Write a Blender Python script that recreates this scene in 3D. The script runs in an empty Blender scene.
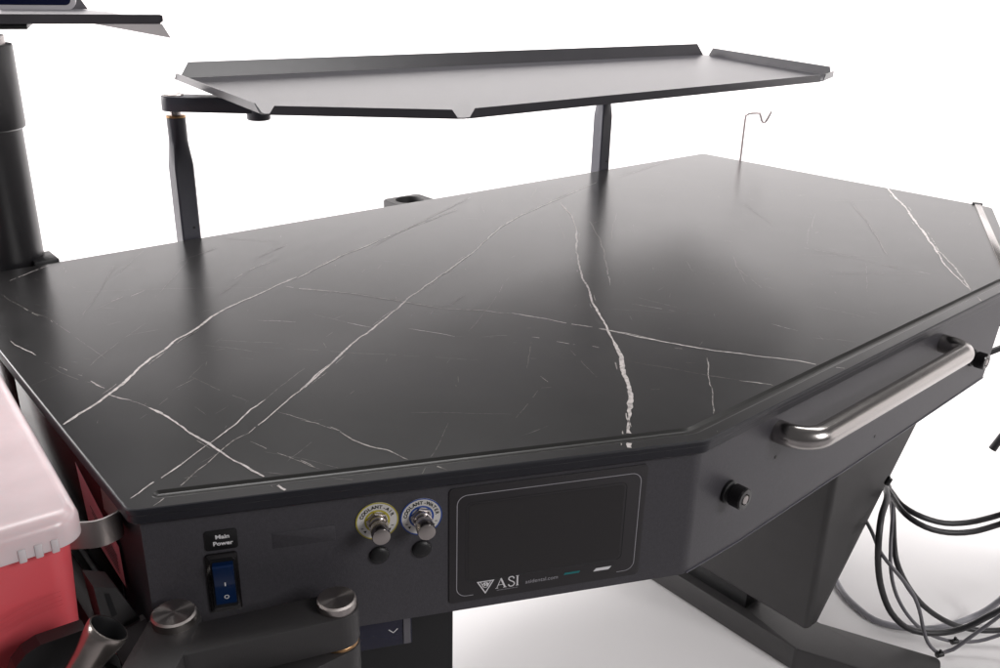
import bpy, bmesh, math, random
from mathutils import Vector, Matrix, noise

# ------------------------------------------------------------------ camera, world, lamps, exposure
sc = bpy.context.scene
COL = sc.collection
sc.view_settings.view_transform = 'Standard'
sc.view_settings.look = 'None'
sc.view_settings.exposure = 0.0
sc.view_settings.gamma = 1.0
sc.view_settings.use_curve_mapping = False
sc.render.engine = 'CYCLES'
sc.cycles.use_denoising = True
sc.cycles.max_bounces = 10

cam = bpy.data.cameras.new('camera')
cam.sensor_fit = 'HORIZONTAL'
cam.sensor_width = 36.0
cam.lens = 36.0 * 0.908
cam.clip_start = 0.02
cam.clip_end = 100
cam_ob = bpy.data.objects.new('camera', cam)
COL.objects.link(cam_ob)
cx, cy, cz = Vector((.7644, -.6443, .0232)), Vector((.2260, .3014, .9263)), Vector((-.6038, -.7029, .3760))
cz.normalize(); cx = (cx - cz * cx.dot(cz)).normalized(); cy = cz.cross(cx)
cam_ob.matrix_world = Matrix(((cx.x, cy.x, cz.x, -.186), (cx.y, cy.y, cz.y, -1.394), (cx.z, cy.z, cz.z, .42), (0, 0, 0, 1)))
sc.camera = cam_ob

wd = bpy.data.worlds.new('World')
sc.world = wd
wd.use_nodes = True
wd.node_tree.nodes['Background'].inputs[0].default_value = (1.0, .97, .98, 1)
wd.node_tree.nodes['Background'].inputs[1].default_value = 0.10

def softbox(name, loc, target, sx, sy, power, col=(1, .98, .97)):
    l = bpy.data.lights.new(name, 'AREA')
    l.shape = 'RECTANGLE'; l.size = sx; l.size_y = sy; l.energy = power; l.color = col
    o = bpy.data.objects.new(name, l)
    COL.objects.link(o)
    o.location = loc
    o.rotation_euler = (Vector(target) - Vector(loc)).to_track_quat('-Z', 'Y').to_euler()
    return o

softbox('backdrop_softbox', (1.6, 1.0, 2.5), (3.2, 2.6, .3), 2.4, 1.4, 160)
softbox('side_backdrop_softbox', (2.6, -.4, 2.5), (4.4, -.2, -.2), 1.6, 1.2, 58)
softbox('overhead_softbox', (1.2, .9, 2.6), (1.0, .1, 0), 1.6, 1.2, 36)
softbox('left_backdrop_softbox', (.1, 1.2, 2.5), (-.4, 3.8, .2), 2.0, 1.2, 135)
softbox('key_softbox', (1.5, -4.5, 2.1), (.9, -.9, -.2), 1.6, 1.6, 104)
softbox('rear_left_fill', (-.7, 2.2, .7), (.8, -.4, -.78), 1.1, 1.1, 50)  # added fill that brightens the floor under the table and the posts
softbox('left_softbox', (-2.1, .9, .5), (.6, -.3, -.45), 1.3, 1.3, 60)

# ------------------------------------------------------------------ materials
def mat(name, col, rough=.5, metal=0.0, bump=0.0, bscale=900, var=0.0, vscale=30, rvar=0.0, coat=0.0, spec=.5, aniso=0.0,
        trans=0.0, sss=0.0, emit=None):
    m = bpy.data.materials.new(name); m.use_nodes = True
    nt = m.node_tree; b = nt.nodes['Principled BSDF']
    b.inputs['Base Color'].default_value = (*col, 1)
    b.inputs['Roughness'].default_value = rough
    b.inputs['Metallic'].default_value = metal
    b.inputs['Specular IOR Level'].default_value = spec
    if coat:
        b.inputs['Coat Weight'].default_value = coat
        b.inputs['Coat Roughness'].default_value = .08
    if trans: b.inputs['Transmission Weight'].default_value = trans
    if sss:
        b.inputs['Subsurface Weight'].default_value = sss
        b.inputs['Subsurface Radius'].default_value = (.02, .008, .008)
        b.inputs['Subsurface Scale'].default_value = 1.0
    if emit:
        b.inputs['Emission Color'].default_value = (*emit[:3], 1); b.inputs['Emission Strength'].default_value = emit[3]
    tc = nt.nodes.new('ShaderNodeTexCoord')
    def nz(scale, detail=4):
        n = nt.nodes.new('ShaderNodeTexNoise'); n.inputs['Scale'].default_value = scale; n.inputs['Detail'].default_value = detail
        nt.links.new(tc.outputs['Object'], n.inputs['Vector']); return n
    if var:
        n = nz(vscale, 6)
        r = nt.nodes.new('ShaderNodeMapRange'); r.inputs[1].default_value = .3; r.inputs[2].default_value = .7
        r.inputs[3].default_value = 1 - var; r.inputs[4].default_value = 1 + var
        nt.links.new(n.outputs['Fac'], r.inputs[0])
        mx = nt.nodes.new('ShaderNodeMix'); mx.data_type = 'RGBA'; mx.blend_type = 'MULTIPLY'; mx.inputs[0].default_value = 1
        mx.inputs[6].default_value = (*col, 1)
        nt.links.new(r.outputs[0], mx.inputs[7]); nt.links.new(mx.outputs[2], b.inputs['Base Color'])
    if rvar:
        n = nz(vscale * .7, 5)
        r = nt.nodes.new('ShaderNodeMapRange'); r.inputs[1].default_value = .3; r.inputs[2].default_value = .7
        r.inputs[3].default_value = rough - rvar; r.inputs[4].default_value = rough + rvar
        nt.links.new(n.outputs['Fac'], r.inputs[0]); nt.links.new(r.outputs[0], b.inputs['Roughness'])
    if bump:
        n = nz(bscale, 2)
        bp = nt.nodes.new('ShaderNodeBump'); bp.inputs['Strength'].default_value = bump; bp.inputs['Distance'].default_value = .0006
        nt.links.new(n.outputs['Fac'], bp.inputs['Height']); nt.links.new(bp.outputs[0], b.inputs['Normal'])
    return m

def brushed(name, col, rough, stretch):
    m = bpy.data.materials.new(name); m.use_nodes = True
    nt = m.node_tree; b = nt.nodes['Principled BSDF']
    b.inputs['Base Color'].default_value = (*col, 1); b.inputs['Metallic'].default_value = 1
    tc = nt.nodes.new('ShaderNodeTexCoord'); mp = nt.nodes.new('ShaderNodeMapping'); mp.inputs['Scale'].default_value = stretch
    n = nt.nodes.new('ShaderNodeTexNoise'); n.inputs['Scale'].default_value = 1; n.inputs['Detail'].default_value = 5
    r = nt.nodes.new('ShaderNodeMapRange'); r.inputs[1].default_value = .3; r.inputs[2].default_value = .7
    r.inputs[3].default_value = rough * .9; r.inputs[4].default_value = rough * 1.12
    bp = nt.nodes.new('ShaderNodeBump'); bp.inputs['Strength'].default_value = .006; bp.inputs['Distance'].default_value = .0001
    L = nt.links.new
    L(tc.outputs['Object'], mp.inputs['Vector']); L(mp.outputs[0], n.inputs['Vector']); L(n.outputs['Fac'], r.inputs[0])
    L(r.outputs[0], b.inputs['Roughness']); L(n.outputs['Fac'], bp.inputs['Height']); L(bp.outputs[0], b.inputs['Normal'])
    return m

def stone(name):
    """black laminate: cloudy near-black"""
    m = bpy.data.materials.new(name); m.use_nodes = True
    nt = m.node_tree; b = nt.nodes['Principled BSDF']; L = nt.links.new; N = nt.nodes.new
    tc = N('ShaderNodeTexCoord')
    n1 = N('ShaderNodeTexNoise'); n1.inputs['Scale'].default_value = 5; n1.inputs['Detail'].default_value = 9; n1.inputs['Roughness'].default_value = .62
    L(tc.outputs['Object'], n1.inputs['Vector'])
    cr = N('ShaderNodeValToRGB'); e = cr.color_ramp.elements
    e[0].position = .32; e[0].color = (.0075, .0072, .0075, 1); e[1].position = .72; e[1].color = (.023, .0218, .0225, 1)
    L(n1.outputs['Fac'], cr.inputs[0])
    L(cr.outputs[0], b.inputs['Base Color'])
    b.inputs['Roughness'].default_value = .276
    b.inputs['IOR'].default_value = 1.62
    return m

def veinmat(name, c0, c1):
    m = bpy.data.materials.new(name); m.use_nodes = True
    nt = m.node_tree; b = nt.nodes['Principled BSDF']; L = nt.links.new; N = nt.nodes.new
    tc = N('ShaderNodeTexCoord'); n = N('ShaderNodeTexNoise'); n.inputs['Scale'].default_value = 160; n.inputs['Detail'].default_value = 6
    L(tc.outputs['Object'], n.inputs['Vector'])
    cr = N('ShaderNodeValToRGB'); e = cr.color_ramp.elements
    e[0].position = .36; e[0].color = (*c0, 1); e[1].position = .56; e[1].color = (*c1, 1)
    L(n.outputs['Fac'], cr.inputs[0]); L(cr.outputs[0], b.inputs['Base Color'])
    b.inputs['Roughness'].default_value = .276; b.inputs['IOR'].default_value = 1.62
    return m

def turned(name):
    m = bpy.data.materials.new(name); m.use_nodes = True
    nt = m.node_tree; b = nt.nodes['Principled BSDF']; b.inputs['Metallic'].default_value = 1
    b.inputs['Base Color'].default_value = (.50, .46, .44, 1); b.inputs['Roughness'].default_value = .34; b.inputs['Anisotropic'].default_value = .85
    t = nt.nodes.new('ShaderNodeTangent'); t.direction_type = 'RADIAL'; t.axis = 'Z'; nt.links.new(t.outputs[0], b.inputs['Tangent'])
    return m

M = {}
M['stone'] = stone('black_marble_laminate')
M['core'] = mat('black_core', (.014, .0135, .0125), .30, var=.15, vscale=40)
M['edge'] = mat('black_edge', (.012, .012, .017), .38, var=.1, spec=.45)
M['vein2'] = veinmat('bright_vein', (.34, .315, .305), (.60, .555, .54))
M['vein1'] = veinmat('mid_vein', (.10, .092, .088), (.42, .39, .37))
M['vein0'] = veinmat('faint_vein', (.04, .037, .036), (.17, .155, .15))
M['coat'] = mat('charcoal_powder_coat', (.051, .0485, .056), .46, bump=.25, bscale=900, var=.12, vscale=420)
M['tray'] = mat('charcoal_tray_coat', (.055, .053, .060), .30, bump=.12, bscale=1500, var=.05, spec=.5)
M['post'] = mat('slate_post_coat', (.060, .059, .076), .34, bump=.25, bscale=1500)
M['ped'] = mat('grey_pedestal_coat', (.036, .034, .035), .5, bump=.3, bscale=1400, var=.06)
M['black'] = mat('black_plastic', (.007, .007, .008), .45, bump=.1)
M['gloss'] = mat('gloss_black', (.010, .009, .010), .16, rvar=.02)
M['sidegloss'] = mat('side_gloss_black', (.012, .011, .012), .24)
M['turned'] = turned('turned_steel_disc')
M['rubber'] = mat('black_rubber', (.012, .012, .013), .5, bump=.2, bscale=600)
M['bezel'] = mat('bezel_film', (.024, .0215, .024), .46, bump=.1, bscale=1800)
M['screen'] = mat('dark_screen', (.019, .017, .018), .40)
M['steel'] = brushed('brushed_steel', (.50, .475, .46), .24, (8, 900, 900))
M['cap'] = mat('turned_steel', (.50, .46, .44), .29, 1.0)
M['hoop'] = mat('satin_steel_band', (.40, .37, .36), .42, 1.0)
M['tubesteel'] = mat('satin_tube_steel', (.50, .45, .42), .25, 1.0)
M['chrome'] = mat('dark_chrome', (.46, .42, .41), .22, 1.0)
M['wire'] = mat('wire_steel', (.60, .54, .54), .42, 1.0)
M['copper'] = mat('brass_washer', (.50, .30, .15), .3, 1.0)
M['white'] = mat('white_print', (.75, .74, .76), .5)
M['grey_print'] = mat('grey_print', (.36, .35, .38), .5)
M['teal'] = mat('teal_print', (.006, .16, .17), .45)
M['dial'] = mat('dial_white', (.62, .60, .58), .4)
M['yellow'] = mat('dial_yellow', (.42, .36, .03), .4)
M['blue'] = mat('dial_blue', (.012, .06, .30), .4)
M['rocker'] = mat('blue_rocker', (.001, .016, .068), .3)
M['ink'] = mat('black_ink', (.008, .008, .008), .5)
M['navy'] = mat('navy_display', (.012, .013, .032), .25)
M['red'] = mat('red_plastic', (.72, .11, .13), .24, sss=.5, rvar=.03)
M['lid'] = mat('frosted_lid', (.76, .62, .64), .24, sss=.4, var=.13, vscale=11, bump=.15, bscale=45)
M['pink'] = mat('pink_label', (.90, .42, .49), .4)
M['hose'] = mat('black_hose', (.026, .025, .028), .42)
M['ghose'] = mat('grey_hose', (.27, .265, .29), .35)
M['those'] = mat('thin_grey_hose', (.13, .125, .14), .4)
M['column'] = mat('satin_black_column', (.010, .0095, .011), .34)
M['bezelwhite'] = mat('white_monitor', (.62, .60, .64), .35)
M['mscreen'] = mat('blue_monitor_screen', (.006, .009, .04), .2)
M['greyplate'] = mat('grey_plate', (.10, .085, .088), .45, var=.08)
M['studio'] = mat('added_grey_floor', (.30, .29, .30), .6, var=.2, vscale=4)
M['floor'] = mat('white_sweep', (.80, .782, .785), .55, var=.012, vscale=1.2)

# ------------------------------------------------------------------ mesh helpers
class MB:
    def __init__(s, mtx=None): s.v = []; s.f = []; s.m = []; s.mtx = mtx
    def add(s, vs, fs, mi=0):
        o = len(s.v)
        s.v += [(s.mtx @ Vector(p)) if s.mtx else Vector(p) for p in vs]
        s.f += [[i + o for i in f] for f in fs]; s.m += [mi] * len(fs)
    def box(s, a, b, mi=0, bev=0.0, seg=2):
        bm = bmesh.new()
        bmesh.ops.create_cube(bm, size=1)
        for v in bm.verts:
            v.co = Vector(((a[i] + b[i]) / 2 + v.co[i] * (b[i] - a[i]) for i in range(3)))
        if bev: bmesh.ops.bevel(bm, geom=bm.edges[:], offset=bev, segments=seg, profile=.5, affect='EDGES')
        s.from_bm(bm, mi)
    def from_bm(s, bm, mi=0):
        bm.verts.index_update()
        s.add([v.co.copy() for v in bm.verts], [[v.index for v in f.verts] for f in bm.faces], mi); bm.free()
    def prism(s, poly, z0, z1, mi=0, bev=0.0):
        """poly in xy; z0 / z1 numbers or per-vertex lists"""
        n = len(poly)
        a = z0 if isinstance(z0, (list, tuple)) else [z0] * n
        b = z1 if isinstance(z1, (list, tuple)) else [z1] * n
        bm = bmesh.new()
        lo = [bm.verts.new((p[0], p[1], a[i])) for i, p in enumerate(poly)]
        hi = [bm.verts.new((p[0], p[1], b[i])) for i, p in enumerate(poly)]
        for i in range(n):
            j = (i + 1) % n
            bm.faces.new((lo[i], lo[j], hi[j], hi[i]))
        bm.faces.new(hi); bm.faces.new(lo[::-1])
        bmesh.ops.recalc_face_normals(bm, faces=bm.faces[:])
        if bev: bmesh.ops.bevel(bm, geom=bm.edges[:], offset=bev, segments=2, profile=.5, affect='EDGES')
        s.from_bm(bm, mi)
    def tube(s, pts, r, mi=0, seg=14, caps=True, smooth=True, step=.006, rfun=None):
        P = catmull([Vector(p) for p in pts], step) if smooth else [Vector(p) for p in pts]
        n = len(P); t0 = (P[1] - P[0]).normalized()
        up = Vector((0, 0, 1)) if abs(t0.z) < .9 else Vector((1, 0, 0))
        nx = t0.cross(up).normalized(); vs = []; fs = []
        for i, p in enumerate(P):
            t = (P[min(i + 1, n - 1)] - P[max(i - 1, 0)]).normalized()
            nx = (nx - t * nx.dot(t)).normalized(); ny = t.cross(nx)
            rr = rfun(i / (n - 1)) if rfun else r
            for k in range(seg):
                a = 2 * math.pi * k / seg
                vs.append(p + nx * (rr * math.cos(a)) + ny * (rr * math.sin(a)))
        for i in range(n - 1):
            for k in range(seg):
                k2 = (k + 1) % seg
                fs.append((i * seg + k, i * seg + k2, (i + 1) * seg + k2, (i + 1) * seg + k))
        if caps:
            fs.append(tuple(range(seg))[::-1]); fs.append(tuple((n - 1) * seg + k for k in range(seg)))
        s.add(vs, fs, mi)
    def lathe(s, prof, c, ax=(0, 0, 1), mi=0, seg=40, caps=True):
        """prof: list of (radius, height along ax)"""
        ax = Vector(ax).normalized(); c = Vector(c)
        e1 = ax.orthogonal().normalized(); e2 = ax.cross(e1); vs = []; fs = []
        for r, h in prof:
            for k in range(seg):
                a = 2 * math.pi * k / seg
                vs.append(c + ax * h + (e1 * math.cos(a) + e2 * math.sin(a)) * r)
        for i in range(len(prof) - 1):
            for k in range(seg):
                k2 = (k + 1) % seg
                fs.append((i * seg + k, i * seg + k2, (i + 1) * seg + k2, (i + 1) * seg + k))
        if caps and prof[0][0] > 1e-5: fs.append(tuple(range(seg))[::-1])
        if caps and prof[-1][0] > 1e-5: fs.append(tuple((len(prof) - 1) * seg + k for k in range(seg)))
        s.add(vs, fs, mi)
    def ring_flat(s, c, r0, r1, mi=0, seg=48):
        vs = []; fs = []
        for k in range(seg):
            a = 2 * math.pi * k / seg
            vs += [(c[0] + r0 * math.cos(a), c[1] + r0 * math.sin(a), c[2]), (c[0] + r1 * math.cos(a), c[1] + r1 * math.sin(a), c[2])]
        for k in range(seg):
            j = (k + 1) % seg
            fs.append((2 * k, 2 * k + 1, 2 * j + 1, 2 * j))
        s.add(vs, fs, mi)
    def line(s, pts, w, z, mi=0):
        """flat ribbon of width w through xy pts at height z"""
        n = len(pts); vs = []
        for i, p in enumerate(pts):
            p = Vector(p); a = Vector(pts[max(i - 1, 0)]); b = Vector(pts[min(i + 1, n - 1)])
            t = (b - a).normalized(); q = Vector((-t.y, t.x)) * (w / 2)
            vs += [(p.x + q.x, p.y + q.y, z), (p.x - q.x, p.y - q.y, z)]
        s.add(vs, [(2 * i, 2 * i + 1, 2 * i + 3, 2 * i + 2) for i in range(n - 1)], mi)
    def build(s, name, mats, parent=None, smooth=35, label=None, up=()):
        me = bpy.data.meshes.new(name)
        me.from_pydata([tuple(p) for p in s.v], [], s.f)
        for m in (mats if isinstance(mats, (list, tuple)) else [mats]): me.materials.append(M[m])
        for p, i in zip(me.polygons, s.m): p.material_index = i
        bm = bmesh.new(); bm.from_mesh(me); bmesh.ops.recalc_face_normals(bm, faces=bm.faces[:]); bm.normal_update()
        for f in bm.faces:
            if f.material_index in up and f.normal.z < 0: f.normal_flip()
        bm.to_mesh(me); bm.free()
        if smooth:
            me.polygons.foreach_set('use_smooth', [True] * len(me.polygons))
            me.set_sharp_from_angle(angle=math.radians(smooth))
        o = bpy.data.objects.new(name, me); COL.objects.link(o)
        if label: o['label'] = label
        return o

def catmull(P, step):
    if len(P) < 3:
        n = max(1, int((P[1] - P[0]).length / step))
        return [P[0].lerp(P[1], i / n) for i in range(n + 1)]
    Q = [P[0] * 2 - P[1]] + P + [P[-1] * 2 - P[-2]]
    out = []
    for i in range(1, len(Q) - 2):
        a, b, c, d = Q[i - 1], Q[i], Q[i + 1], Q[i + 2]
        n = max(1, int((c - b).length / step))
        for k in range(n):
            t = k / n
            out.append(.5 * ((2 * b) + (c - a) * t + (2 * a - 5 * b + 4 * c - d) * t * t + (3 * b - a - 3 * c + d) * t ** 3))
    out.append(P[-1]); return out

def fillet(pts, r, seg=6, closed=True):
    """round the corners of a 2D/3D path; r number or per-corner list"""
    n = len(pts); out = []; P = [Vector(p) for p in pts]
    for i in range(n):
        rr = r[i] if isinstance(r, (list, tuple)) else r
        if rr <= 0 or (not closed and i in (0, n - 1)): out.append(P[i]); continue
        a = (P[i - 1] - P[i]).normalized(); b = (P[(i + 1) % n] - P[i]).normalized()
        ang = a.angle(b); d = rr / math.tan(ang / 2)
        A = P[i] + a * d; B = P[i] + b * d; c = P[i] + (a + b).normalized() * (rr / math.sin(ang / 2))
        va, vb = A - c, B - c; th = va.angle(vb)
        for k in range(seg + 1):
            t = k / seg
            out.append(c + (va * math.sin((1 - t) * th) + vb * math.sin(t * th)) / math.sin(th))
    return out

def inset(poly, d):
    """move every vertex of a polygon inwards by d (mitred)"""
    P = [Vector(p[:2]) for p in poly]; n = len(P)
    A = sum(P[i].x * P[(i + 1) % n].y - P[(i + 1) % n].x * P[i].y for i in range(n))
    sg = 1 if A > 0 else -1; out = []
    for i in range(n):
        e0 = (P[i] - P[i - 1]).normalized(); e1 = (P[(i + 1) % n] - P[i]).normalized()
        n0 = Vector((-e0.y, e0.x)) * sg; n1 = Vector((-e1.y, e1.x)) * sg
        k = max(.3, 1 + n0.dot(n1))
        out.append(P[i] + (n0 + n1) * (d / k))
    return out

def inside(p, poly):
    x, y = p[0], p[1]; c = False; n = len(poly); j = n - 1
    for i in range(n):
        xi, yi = poly[i][0], poly[i][1]; xj, yj = poly[j][0], poly[j][1]
        if (yi > y) != (yj > y) and x < (xj - xi) * (y - yi) / (yj - yi) + xi: c = not c
        j = i
    return c

def rrect(x0, y0, x1, y1, r, seg=6):
    return fillet([(x0, y0), (x1, y0), (x1, y1), (x0, y1)], r, seg)

def thing(name, label, cat, loc, group=None):
    o = bpy.data.objects.new(name, None); COL.objects.link(o)
    o.location = loc; o.empty_display_size = .05
    o['label'] = label; o['category'] = cat
    if group: o['group'] = group
    return o

def tag(o, label, cat, group=None):
    o['label'] = label; o['category'] = cat
    if group: o['group'] = group
    return o

def part(mb, name, mats, root, smooth=35, label=None, up=()):
    o = mb.build(name, mats, None, smooth, label, up)
    bpy.context.view_layer.update()
    o.parent = root; o.matrix_parent_inverse = root.matrix_world.inverted()
    return o

_fc = {}
def glyphs(body, size, bold=0.0, space=1.0):
    """outline text as flat mesh data (verts, faces, width), baseline-centred on x"""
    key = (body, size, bold, space)
    if key in _fc: return _fc[key]
    cu = bpy.data.curves.new('lettering', 'FONT'); cu.body = body; cu.size = size; cu.offset = bold; cu.space_character = space
    cu.align_x = 'CENTER'; cu.resolution_u = 4
    ob = bpy.data.objects.new('lettering', cu); COL.objects.link(ob)
    dg = bpy.context.evaluated_depsgraph_get(); dg.update()
    me = bpy.data.meshes.new_from_object(ob.evaluated_get(dg))
    r = ([v.co.copy() for v in me.vertices], [list(p.vertices) for p in me.polygons])
    bpy.data.objects.remove(ob); bpy.data.curves.remove(cu); bpy.data.meshes.remove(me)
    _fc[key] = r
    return r

def write(mb, body, size, x, y, z, mi=0, bold=0.0, space=1.0, sx=1.0, rot=0.0):
    vs, fs = glyphs(body, size, bold, space); c, s_ = math.cos(rot), math.sin(rot)
    mb.add([(x + v.x * sx * c - v.y * s_, y + v.x * sx * s_ + v.y * c, z) for v in vs], fs, mi)

# ------------------------------------------------------------------ the setting: white studio sweep
ZF = -.78
def sweep():
    cxy = Vector((.8, -.3)); R0, RC = 3.4, .9
    prof = [(.6, 0), (1.2, 0), (2.0, 0), (2.8, 0), (R0, 0)]
    f = MB(); seg = 96; vs = []; fs = []
    for r, h in prof:
        for k in range(seg):
            a = 2 * math.pi * k / seg
            vs.append((cxy.x + r * math.cos(a), cxy.y + r * math.sin(a), ZF))
    for i in range(len(prof) - 1):
        for k in range(seg): fs.append((i * seg + k, i * seg + (k + 1) % seg, (i + 1) * seg + (k + 1) % seg, (i + 1) * seg + k))
    fs.append(tuple(range(seg))[::-1])
    f.add(vs, fs); bm = bmesh.new(); V_ = [bm.verts.new(p) for p in f.v]
    for q in f.f: bm.faces.new([V_[i] for i in q])
    # sweep cut off out of view; added grey floor beyond darkens the table's fronts
    g = bmesh.ops.bisect_plane(bm, geom=bm.verts[:] + bm.edges[:] + bm.faces[:], plane_co=(1.0, -1.36, ZF), plane_no=(.50, .866, 0), clear_inner=True)
    bm.verts.index_update(); f = MB(); f.from_bm(bm)
    o = f.build('floor', 'floor'); o['kind'] = 'structure'
    g = MB(); g.add([(-9, -9, ZF - .006), (10, -9, ZF - .006), (10, 9, ZF - .006), (-9, 9, ZF - .006)], [(0, 1, 2, 3)]); o = g.build('ground', 'studio'); o['kind'] = 'structure'
    w = MB(); vs = []; fs = []; n = 80
    prof = [(R0 + RC * math.sin(t), RC - RC * math.cos(t)) for t in [math.pi / 2 * i / 12 for i in range(13)]] + [(R0 + RC, 1.5), (R0 + RC, 2.3)]
    for r, h in prof:
        for k in range(n + 1):
            a = math.radians(-60 + 215 * k / n)
            vs.append((cxy.x + r * math.cos(a), cxy.y + r * math.sin(a), ZF + h))
    for i in range(len(prof) - 1):
        for k in range(n): fs.append((i * (n + 1) + k, i * (n + 1) + k + 1, (i + 1) * (n + 1) + k + 1, (i + 1) * (n + 1) + k))
    w.add(vs, fs); o = w.build('backdrop', 'floor', smooth=80); o['kind'] = 'structure'
sweep()

# ------------------------------------------------------------------ the work table
A, E_, F_, D_, C_, B_ = (-.001, 0), (1.66, 0), (1.695, -.685), (1.25, -.9195), (.4733, -.9378), (-.0036, -.7208)
OUT = [A, B_, C_, D_, F_, E_]
RAD = [.012, .014, .03, .03, .016, .016]
def ring(d): return fillet(inset(OUT, d), [max(.003, r - d) for r in RAD], 6)

table = thing('work_table', 'large black marble-look work table with charcoal control panel and steel handle', 'table', (.83, -.5, ZF))

d_ = Vector((C_[0] - B_[0], C_[1] - B_[1])).normalized(); nn = Vector((d_.y, -d_.x))
LBC = (Vector(C_) - Vector(B_)).length
ed_ = (Vector(D_) - Vector(C_)).normalized(); on = Vector((ed_.y, -ed_.x))      # along / outwards of the straight front
def meet(o1, o2):
    p = Vector(B_) - nn * o1; q = Vector(C_) - on * o2
    t = ((q - p).x * ed_.y - (q - p).y * ed_.x) / (d_.x * ed_.y - d_.y * ed_.x)
    return p + d_ * t
GL = .757
def gpath(o1, o2, s0):
    p0 = Vector(B_) + d_ * s0 - nn * o1
    return [p0] + fillet([p0, meet(o1, o2), Vector(C_) + ed_ * GL - on * o2], [0, .03, 0], 6, closed=False)[1:]
gi = gpath(.0282, .0282, .024); go = gpath(.0148, .0148, .024)
cap0 = Vector(B_) + d_ * .024 - nn * .0215
cap = [cap0 + nn * (.007 * math.cos(a)) - d_ * (.007 * math.sin(a)) for a in [math.pi * k / 8 for k in range(1, 8)]]
capE = [Vector(C_) + ed_ * (GL + .0067 * math.sin(a)) - on * (.0215 + .0067 * math.cos(a)) for a in [math.pi * k / 8 for k in range(1, 8)]]
GRO = go[::-1] + []                      # outer path back to the start ...
GRO = gi + capE + go[::-1] + cap          # closed outline: inner run, end cap, outer run, start cap

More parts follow.
